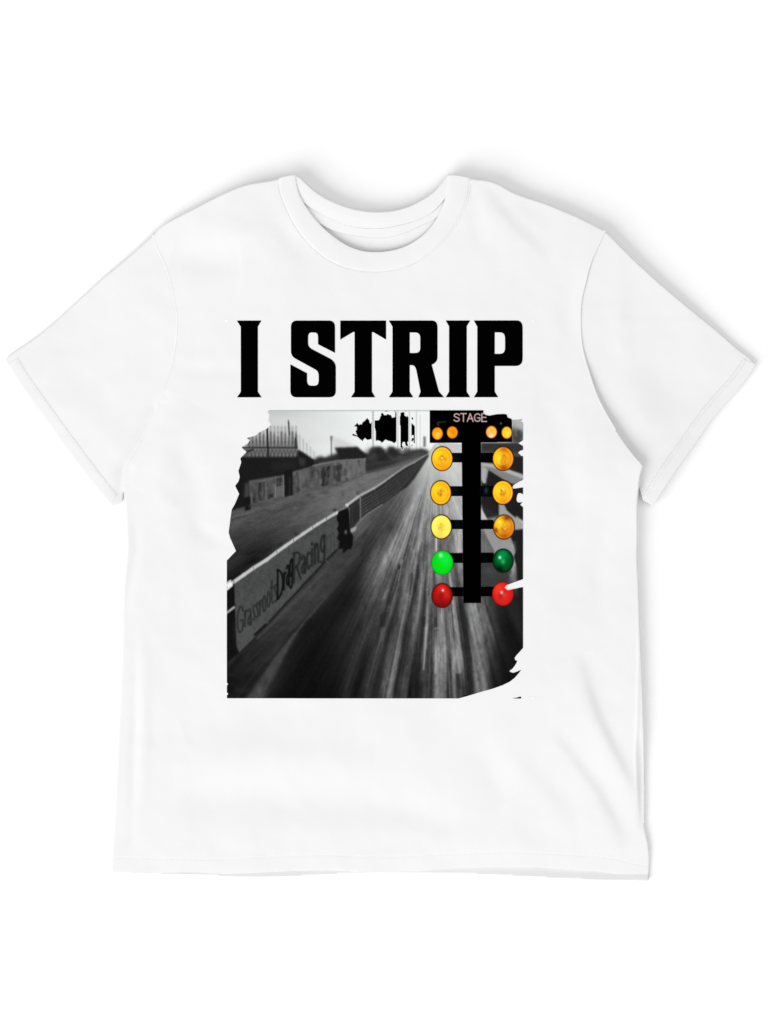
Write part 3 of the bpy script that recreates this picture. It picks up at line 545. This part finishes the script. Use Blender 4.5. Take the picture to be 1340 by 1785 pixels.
ROLL_BODY = [SH_R, SIDE_R, SIDE_L[:-3], SH_L]
def dmin(x, y, lines): 
    d = np.full(np.shape(x), 1e9)
    for L in lines: d = np.minimum(d, dist(x, y, L[::2]+[L[-1]]))
    return d
def z_flat(x, y): return H(x, y)+wrinkle(x, y)    # front cloth away from its edges (the print follows this)
def z_body(x, y):
    z = z_flat(x, y)
    p = roll(dmin(x, y, ROLL_BODY), 2.2); h = dmin(x, y, [HEM])
    z = z*(.84+.16*p)
    z = z*(1-.03*np.exp(-h/4.))-.10*np.exp(-((h-26)/2.2)**2)
    return np.maximum(z, .9)
LOW_R = [(1030,665),(1056,724),(1079,761),(1097.5,787),(1119.5,813.5),(1118,850)]
def z_sleeve_r(x, y):
    z = H(x, y)*(1-.3*np.clip((y-560)/200, 0, 1))-.5+.3*np.sin(x/40+y/55)+ridge(x, y, [(1150,520),(1170,620),(1160,720)], 40, -.8)+ridge(x, y, [(1080,470),(1075,540),(1090,640)], 18, .6)
    h = dist(x, y, SL_HEM_R[::2]); d = dist(x, y, LOW_R)
    q = np.clip((y-560)/230, 0, 1); q = q*q*(3-2*q)
    k = np.clip((h-16)/26, 0, 1); k = k*k*(3-2*k)
    z = z-(3.8*np.exp(-(d/40)**2)+1.2*np.exp(-(d/95)**2))*q*k-.02*((x-1140)-(y-690))*.7*np.clip((y-430)/120, 0, 1)
    z = np.maximum(z, 1.)*(.84+.16*roll(dmin(x, y, [SL_TOP_R]), 2.2))
    return np.maximum(z, .8)
def z_sleeve_l(x, y):
    z = H(x, y)-.5+.25*np.sin(x/45-y/50)+ridge(x, y, [(30,625),(90,600),(160,600)], 20, -.4)+ridge(x, y, [(100,640),(160,690),(200,740)], 30, -.5)
    d = dist(x, y, SEAM_L[:40:2]); z = z-1.9*np.exp(-(d/14)**2)*np.clip((y-640)/120, 0, 1)
    z = np.maximum(z, 1.)*(.8+.2*roll(dmin(x, y, [SL_TOP_L]), 2.2))
    h = dist(x, y, SL_HEM_L[::2]); z = z*(1-.25*np.exp(-(h/3)**2))
    return np.maximum(z, .7)
def z_back(x, y):
    n = np.exp(-((y-380)/90)**2)
    return np.maximum(H(x, y)*(.14+.60*n), .7)+.15*np.clip(y-1512, 0, 26)
def z_backneck(x, y):
    t = dmin(x, y, [BACK_TOP]); z = H(x, y)*(.98-.08*np.clip(t/32, 0, 1))
    return z*(.84+.16*roll(t, 2.2))+.3*np.sin(np.clip(t/30, 0, 1)*np.pi)
def z_tape(x, y): return z_back(x, y)+1.7
def z_neck(x, y):
    i = dmin(x, y, [NECK_IN]); o = dmin(x, y, [NECK_OUT]); f = i/(i+o+1e-6)
    e = np.minimum(roll(i, 5), roll(o, 4)); top = np.clip((y-304)/5, 0, 1)
    return (H(x, y)+wrinkle(x, y)*.4+.12+.38*np.sin(np.pi*f)**.5*e)*(.55+.45*roll(top*5+.3, 5.3))

# ---------------------------------------------------------------- meshes
def mesh_obj(name, V, F, mat, parent, smooth=True, cols=None):
    me = bpy.data.meshes.new(name); V = np.asarray(V, float)
    me.from_pydata(V.tolist(), [], F); me.materials.append(mat)
    if smooth: me.polygons.foreach_set('use_smooth', [True]*len(me.polygons))
    if cols is not None:
        a = me.color_attributes.new('ink', 'FLOAT_COLOR', 'POINT'); a.data.foreach_set('color', np.asarray(cols, np.float32).ravel())
    me.update(); o = bpy.data.objects.new(name, me); COL.objects.link(o); o.parent = parent
    return o

def region(field, x0, y0, step):
    """Marching squares: cells of a sampled field (>0 is inside) as polygons with exact edges."""
    ny, nx = field.shape; ins = field > 0; idx = np.arange(ny*nx).reshape(ny, nx)
    c = ins[:-1, :-1].astype(int)+ins[:-1, 1:]+ins[1:, 1:]+ins[1:, :-1]
    V = [(x0+(k % nx)*step, y0+(k//nx)*step) for k in range(0)]
    used = np.full(ny*nx, -1); jj, ii = np.nonzero(ins); used[idx[jj, ii]] = np.arange(len(jj))
    xs = list(x0+ii*step); ys = list(y0+jj*step)
    fj, fi = np.nonzero(c == 4)
    quads = np.stack([used[idx[fj, fi]], used[idx[fj+1, fi]], used[idx[fj+1, fi+1]], used[idx[fj, fi+1]]], 1).tolist()
    cut = {}; rim = []
    def edge(a, b):
        k = (min(a, b), max(a, b))
        if k not in cut:
            fa = field.flat[a]; fb = field.flat[b]; t = fa/(fa-fb); t = min(max(t, .02), .98)
            xa, ya = x0+(a % nx)*step, y0+(a//nx)*step; xb, yb = x0+(b % nx)*step, y0+(b//nx)*step
            cut[k] = len(xs); xs.append(xa+(xb-xa)*t); ys.append(ya+(yb-ya)*t)
        return cut[k]
    mj, mi = np.nonzero((c > 0) & (c < 4))
    for j, i in zip(mj.tolist(), mi.tolist()):
        cs = [j*nx+i, (j+1)*nx+i, (j+1)*nx+i+1, j*nx+i+1]; poly = []; cp = []
        for k in range(4):
            a, b = cs[k], cs[(k+1) % 4]; A = field.flat[a] > 0; B = field.flat[b] > 0
            if A: poly.append(int(used[a]))
            if A != B: e = edge(a, b); poly.append(e); cp.append((e, A))
        if len(poly) >= 3: quads.append(poly)
        for k in range(len(cp)):
            if cp[k][1] and not cp[(k+1) % len(cp)][1]: rim.append((cp[k][0], cp[(k+1) % len(cp)][0]))
    return np.array(xs), np.array(ys), quads, rim

def sdf(pts, x0, y0, nx, ny, step):
    X, Y = np.meshgrid(x0+np.arange(nx)*step, y0+np.arange(ny)*step)
    d = dist(X, Y, pts, True); return np.where(inside(X, Y, pts), d, -d)

def sheet(name, pts, zf, mat, parent, step=2., low=None, label=None):
    """A cut piece of cloth with the given outline, surface height and turned-down rim."""
    xs = [p[0] for p in pts]; ys = [p[1] for p in pts]; x0 = min(xs)-step*1.37; y0 = min(ys)-step*1.41
    f = sdf(pts, x0, y0, int((max(xs)-x0)/step)+3, int((max(ys)-y0)/step)+3, step)
    x, y, F, rim = region(f, x0, y0, step); z = zf(x, y)
    V = np.stack([WX(x), WY(y), z*.001], 1)
    if low is not None:
        rv = sorted({a for r in rim for a in r}); rv = np.array(rv)
        zl = np.minimum(low(x[rv], y[rv], z[rv]), z[rv]-.15)
        gy_, gx_ = np.gradient(f); jj = np.clip(np.rint((y[rv]-y0)/step).astype(int), 0, f.shape[0]-1); ii = np.clip(np.rint((x[rv]-x0)/step).astype(int), 0, f.shape[1]-1)
        nx, ny = gx_[jj, ii], gy_[jj, ii]; n = np.hypot(nx, ny)+1e-6; nx, ny = nx/n, ny/n; dep = z[rv]-zl; k0 = np.arange(len(V)); prev = {q: q for q in rv.tolist()}
        for fz, fi in ((.3, .04), (.62, .22), (.86, .6), (1., 1.2)):        # the fold rolls under towards the table
            ins = fi*np.minimum(dep*.5, 5.); base = len(V)
            V = np.vstack([V, np.stack([WX(x[rv]+nx*ins), WY(y[rv]+ny*ins), (z[rv]-dep*fz)*.001], 1)])
            cur = {q: base+k for k, q in enumerate(rv.tolist())}; F = F+[[cur[p], cur[q], prev[q], prev[p]] for p, q in rim]; prev = cur
    o = mesh_obj(name, V, F, mat, parent)
    if label: o['label'] = label
    return o

def along(pts, s0=0., s1=None, gap=1.):
    P = np.array(pts, float); seg = np.hypot(*np.diff(P, axis=0).T); L = np.concatenate([[0], np.cumsum(seg)])
    s1 = L[-1] if s1 is None else s1; s = np.arange(s0, s1, gap)
    x = np.interp(s, L, P[:, 0]); y = np.interp(s, L, P[:, 1]); tx = np.gradient(x); ty = np.gradient(y); n = np.hypot(tx, ty)+1e-9
    return x, y, tx/n, ty/n

def stitching(name, lines, zf, mat, parent, pitch=5.2, length=3.6, w=.55, h=.22):
    V, F = [], []
    for pts in lines:
        x, y, tx, ty = along(pts, 2, None, pitch); nx, ny = -ty, tx
        for s, k in ((-1, -1), (1, -1), (1, 1), (-1, 1)): pass
        for i in range(len(x)):
            b = len(V); L = length/2
            for a, c in ((-L, -w), (L, -w), (L, w), (-L, w), (-L*.6, 0), (L*.6, 0)):
                V.append((x[i]+tx[i]*a+nx[i]*c, y[i]+ty[i]*a+ny[i]*c, h if abs(c) < .01 else -.05))
            F += [[b, b+1, b+5, b+4], [b+3, b+4, b+5, b+2], [b, b+4, b+3], [b+1, b+2, b+5]]
    V = np.array(V); z = zf(V[:, 0], V[:, 1])+V[:, 2]
    return mesh_obj(name, np.stack([WX(V[:, 0]), WY(V[:, 1]), z*.001], 1), F, mat, parent)

def welt(name, pts, zf, mat, parent, w=1.5, h=.45, s0=0., s1=None):
    """A narrow raised seam running along a line."""
    x, y, tx, ty = along(pts, s0, s1, 2.); n = len(x); V, F = [], []
    for c, zz in ((-w, -.25), (-w*.55, h*.75), (0, h), (w*.55, h*.75), (w, -.25)):
        px, py = x-ty*c, y+tx*c; V.append(np.stack([WX(px), WY(py), (zf(x, y)+zz)*.001], 1))
    for k in range(4):
        F += [[k*n+i, k*n+i+1, (k+1)*n+i+1, (k+1)*n+i] for i in range(n-1)]
    return mesh_obj(name, np.vstack(V), F, mat, parent)

def offset_line(pts, d):
    x, y, tx, ty = along(pts, 0, None, 3.); return list(zip(x-ty*d, y+tx*d))

# ================================================================ the t-shirt
shirt = bpy.data.objects.new('t_shirt', None); COL.objects.link(shirt)
shirt['label'] = 'white crew-neck t-shirt with black I STRIP lettering and drag strip print, laid flat'
shirt['category'] = 't-shirt'
floor_low = lambda x, y, z: np.full(x.shape, .15)
def body_low(x, y, z):
    n = dmin(x, y, [NECK_MID]); s = dmin(x, y, [SEAM_L[4:], SEAM_R[:-2]])
    return np.where(n < 3, z-1.2, np.where((s < 3) & (y < 640), z-1.4, np.where(s < 3, np.maximum(z-6, .3), .15)))
body = sheet('body_front', BODY, z_body, M_CLOTH, shirt, 2., body_low)
back = sheet('body_back', BACK, z_back, M_CLOTH, shirt, 3., floor_low)
sl = sheet('sleeve', SLEEVE_L, z_sleeve_l, M_CLOTH, shirt, 2., floor_low)
sr = sheet('sleeve', SLEEVE_R, z_sleeve_r, M_CLOTH, shirt, 2., floor_low)
neck = sheet('neckband', NECK_OUT+NECK_IN[::-1], z_neck, M_RIB, shirt, 1.25, lambda x, y, z: np.where(y < 314, .5, z-1.8))
bneck = sheet('back_neckband', BACK_TOP+BACK_LOW[::-1], z_backneck, M_RIB, shirt, 1.25, lambda x, y, z: np.where(dmin(x, y, [BACK_TOP]) < 3, .2, z-.5))
tape = sheet('neck_tape', BACK_LOW[4:-4]+TAPE_LOW[::-1], z_tape, M_CLOTH, shirt, 1.5, lambda x, y, z: z-1.)
# turned-up hems: narrow bands a little proud of the cloth
def band(line, d, close): 
    return list(line)+offset_line(line, d)[::-1]
hem_up = lambda x, y: z_sleeve_r(x, y)+.2+.12*np.sin(x/9+y/13)
sheet('sleeve_hem', band(SL_HEM_R, 23, 1), hem_up, M_CLOTH, sr, 1.5, lambda x, y, z: np.where(dmin(x, y, [SL_HEM_R]) < 2.5, .3, z-.6))
hem_up_l = lambda x, y: z_sleeve_l(x, y)+.06
sheet('sleeve_hem', band(SL_HEM_L, -23, 1), hem_up_l, M_CLOTH, sl, 1.5, lambda x, y, z: z-.25)
stitching('stitching', [offset_line(SL_HEM_R, 19), offset_line(SL_HEM_R, 24.5)], lambda x, y: z_sleeve_r(x, y)+.45, M_THREAD, sr)
stitching('stitching', [offset_line(SL_HEM_L, -18.5), offset_line(SL_HEM_L, -24)], lambda x, y: z_sleeve_l(x, y)+.2, M_THREAD, sl, 5.2, 3.4, .45, .1)
stitching('stitching', [offset_line(HEM, 24)[2:-2], offset_line(HEM, 29)[2:-2]], lambda x, y: z_body(x, y)+.02, M_THREAD, body)
stitching('stitching', [offset_line(NECK_OUT, -2.4)[4:-4], offset_line(NECK_OUT, 2.6)[4:-4]], lambda x, y: np.maximum(z_neck(x, y), z_flat(x, y)+.1), M_THREAD, neck, 4.2, 2.8, .5, .2)
stitching('stitching', [offset_line(BACK_LOW, -2.)[6:-6]], z_backneck, M_THREAD, bneck, 4.2, 2.8, .5, .25)
welt('sleeve_seam', SEAM_L[40:], lambda x, y: z_flat(x, y), M_CLOTH, sl, 1.8, .13)
welt('sleeve_seam', SEAM_R[:-14], lambda x, y: z_flat(x, y), M_CLOTH, sr, 1.8, .13)

# ================================================================ the print
def lin(c):
    c = np.clip(c, 0, 255)/255.; return np.where(c <= .04045, c/12.92, ((c+.055)/1.055)**2.4)
def sample(im, x, y):
    u = np.clip((x-PX0)*SS-.5, 0, PW-1.001); v = np.clip((y-PY0)*SS-.5, 0, PH-1.001)
    i = u.astype(int); j = v.astype(int); f = (u-i)[:, None]; g = (v-j)[:, None]
    return (im[j, i]*(1-f)+im[j, i+1]*f)*(1-g)+(im[j+1, i]*(1-f)+im[j+1, i+1]*f)*g
TORN = MASK
def torn_field(X, Y):
    d = dist(X, Y, TORN, True); return np.where(inside(X, Y, TORN), d, -d)
def decal(name, field, x0, y0, step, lift, mat, parent, im=None, label=None):
    x, y, F, rim = region(field, x0, y0, step); z = z_flat(x, y)+lift
    cols = None
    if im is not None: 
        c = lin(sample(im, x, y))*INK; cols = np.concatenate([c, np.ones((len(x), 1))], 1)
    o = mesh_obj(name, np.stack([WX(x), WY(y), z*.001], 1), F, mat, parent, True, cols)
    if label: o['label'] = label
    return o
def grid(x0, y0, x1, y1, step): 
    return np.meshgrid(np.arange(x0, x1+step, step), np.arange(y0, y1+step, step))

pic = paint_photo(); im_photo = pic.im.copy()
paint_post(pic); im_post = pic.im.copy()
X, Y = grid(392.3, 712.3, 915, 1221, 1.)
photo = decal('printed_photo', torn_field(X, Y), 392.3, 712.3, 1., .22, M_INK, shirt, im_photo, 'black and white photo print of a drag strip with torn edges')
# signal post with its head and arms
def union(X, Y, polys):
    f = np.full(X.shape, -1e9)
    for p in polys:
        d = dist(X, Y, p, True); f = np.maximum(f, np.where(inside(X, Y, p), d, -d))
    return f
def rect(a, b, c, d): return [(a, b), (c, b), (c, d), (a, d)]
X, Y = grid(744.2, 712.2, 897, 1056, .5)
post_polys = [[(748.6,712),(891.6,712),(891.6,771.5),(838,771.7),(838,1051),(807.2,1051),(806.2,966),(804.2,772.4),(748.6,772.4)]]
post_polys += [rect(784, a, 812, b) for a, b in ((789.5,806.3),(847.5,865),(906,922.4),(963.5,981.3),(1023,1039.4))]
post_polys += [rect(830, a, 860, b) for a, b in ((789.5,806.3),(847,866),(906,922.4),(963,981.3),(1022.3,1039.4))]
decal('signal_post', np.minimum(union(X, Y, post_polys), torn_field(X, Y)), 744.2, 712.2, .5, .36, M_INK, photo, im_post, 'black signal post with arms, headed STAGE')
NAMES = {'small': 'small lit amber lamp, first in the head of the post', 'small2': 'small lit orange lamp, second in the head of the post', 'small3': 'small whitish amber lamp right of the word STAGE', 'small4': 'small bright amber lamp at the right end of the head',
 'amber': 'top amber lamp left of the post', 'amber_r': 'top amber lamp right of the post, brown along its lower edge', 'amber2': 'second amber lamp left of the post', 'amber2_r': 'second amber lamp right of the post',
 'yellow': 'pale yellow lamp above the bright green one', 'rust': 'rusty amber lamp above the dark green one', 'green': 'bright green lamp', 'dark_green': 'dark green unlit lamp', 'red': 'deep red lamp left of the post', 'red_r': 'bright red lamp nicked by the torn edge'}
for L in LAMPS:
    k, cx, cy, rx, ry = L; pic.im = im_post.copy(); paint_lamp(pic, L)
    X, Y = grid(cx-rx-1.7, cy-ry-1.7, cx+rx+2, cy+ry+2, .5)
    f = (1.012-np.sqrt(((X-cx)/rx)**2+((Y-cy)/ry)**2))*min(rx, ry)
    decal('signal_lamp', np.minimum(f, torn_field(X, Y)), X[0, 0], Y[0, 0], .5, .5, M_INK, photo, pic.im, NAMES[k])

# ---- the words: outlines of the six letters
def arc(p, c, q, n=7):                          # rounded corner from p to q round the corner point c
    return [((1-t)**2*p[0]+2*t*(1-t)*c[0]*1.0+t*t*q[0], (1-t)**2*p[1]+2*t*(1-t)*c[1]+t*t*q[1]) for t in np.linspace(0, 1, n)]
I1 = [(67,100),(288,100),(256,155),(256,738),(288,788),(67,788),(102,738),(102,155)]
S1 = [(948,390),(795,312)]+arc((795,250),(795,207),(765,207))+arc((738,207),(707,207),(707,250))+arc((707,305),(707,338),(745,358))+arc((895,436),(955,466),(955,520))+arc((955,728),(955,788),(895,788))+arc((605,788),(547,788),(547,728))+[(547,492),(697,572)]+arc((697,636),(697,684),(735,684))+arc((762,684),(801,684),(801,634))+arc((801,595),(801,552),(765,535))+arc((597,444),(552,420),(552,372))+arc((552,160),(552,100),(606,100))+arc((893,100),(948,100),(948,162))
T1 = [(995,100),(1406,100),(1406,271),(1290,203),(1279,203),(1279,738),(1309,788),(1091,788),(1123,738),(1123,202),(1112,202),(995,271)]
R1 = [(90,100)]+arc((475,100),(527,100),(527,162))+arc((527,428),(527,475),(475,497))+[(540,738),(585,788),(355,788),(375,738)]+arc((337,545),(326,500),(297,500))+[(278,500),(278,738),(309,788),(90,788),(123,738),(123,155)]
RH = [(278,207)]+arc((325,207),(372,207),(372,258))+arc((372,345),(372,391),(325,391))+[(278,391)]
I2 = [(600,100),(820,100),(789,152),(789,738),(820,788),(600,788),(630,738),(630,152)]
P1 = [(852,100)]+arc((1235,100),(1290,100),(1290,168))+arc((1290,440),(1290,508),(1225,508))+[(1040,508),(1040,738),(1071,788),(852,788),(883,738),(883,155)]
PHH = [(1040,207)]+arc((1085,207),(1132,207),(1132,262))+arc((1132,345),(1132,399),(1085,399))+[(1040,399)]
fa = lambda L: [(400+x/5.154, 540+y/5.154) for x, y in L]; fb = lambda L: [(660+x/5.154, 540+y/5.154) for x, y in L]
slogan = bpy.data.objects.new('printed_slogan', None); COL.objects.link(slogan); slogan.parent = shirt
slogan['label'] = 'large black slab letters reading I STRIP'
for ch, out, hole in (('I', fa(I1), None), ('S', fa(S1), None), ('T', fa(T1), None), ('R', fb(R1), fb(RH)), ('I', fb(I2), None), ('P', fb(P1), fb(PHH))):
    xs = [p[0] for p in out]; X, Y = grid(min(xs)-1.3, 557.7, max(xs)+1.3, 695, .5)
    f = union(X, Y, [out])
    if hole: f = np.minimum(f, -union(X, Y, [hole]))
    decal('printed_letter', f, X[0, 0], Y[0, 0], .5, .22, M_BLACK, slogan, None, 'black printed letter '+ch)
# stray marks at the corners of the print
for cx, cy in ((395.6,560.6),(928,560.6),(928,1216)):
    X, Y = grid(cx-4, cy-4, cx+4, cy+4, .5)
    decal('print_mark', 2.2-np.hypot(X-cx, Y-cy), cx-4, cy-4, .5, .2, M_WHITE, shirt)
X, Y = grid(888, 1211, 912, 1220, .5)
decal('print_mark', union(X, Y, [[(891,1217),(900,1215.5),(906.5,1213.6),(908,1215.5),(907.5,1217)]]), 888, 1211, .5, .2, M_BLACK, shirt, None, 'small black wedge below the torn corner of the photo print')

# ================================================================ white sweep under it
V = [(-3, -3, 0), (3, -3, 0), (3, 3, 0), (-3, 3, 0)]
bd = mesh_obj('backdrop', V, [[0, 1, 2, 3]], sweep_mat(), None, False); bd['kind'] = 'structure'

# ================================================================ light
def area(name, loc, target, size, power, spread=180):
    l = bpy.data.lights.new(name, 'AREA'); l.shape = 'RECTANGLE'; l.size, l.size_y = size; l.energy = power; l.spread = math.radians(spread)
    o = bpy.data.objects.new(name, l); COL.objects.link(o); o.location = loc
    d = np.array(target, float)-np.array(loc, float)
    import mathutils
    o.rotation_euler = mathutils.Vector(d).to_track_quat('-Z', 'Y').to_euler(); return o
for a in LIGHTS: area(*a)
w = bpy.data.worlds.new('World'); S.world = w; w.use_nodes = True
w.node_tree.nodes['Background'].inputs[0].default_value = (1, 1, 1, 1); w.node_tree.nodes['Background'].inputs[1].default_value = WORLD

# ================================================================ camera
cd = bpy.data.cameras.new('camera'); cam = bpy.data.objects.new('camera', cd); COL.objects.link(cam); S.camera = cam
D = 2.6; zref = .004
cam.location = (0, 0, D+zref); cam.rotation_euler = (0, 0, 0)
cd.sensor_fit = 'VERTICAL'; cd.sensor_height = 24; cd.angle = 2*math.atan(1785*U/2/D); cd.clip_end = 50; cd.clip_start = .05
S.view_settings.view_transform = 'Standard'; S.view_settings.look = 'None'; S.view_settings.exposure = 0; S.view_settings.gamma = 1
S.render.engine = 'CYCLES'; S.cycles.max_bounces = 6; S.cycles.diffuse_bounces = 4
S.render.resolution_x, S.render.resolution_y = 769, 1024
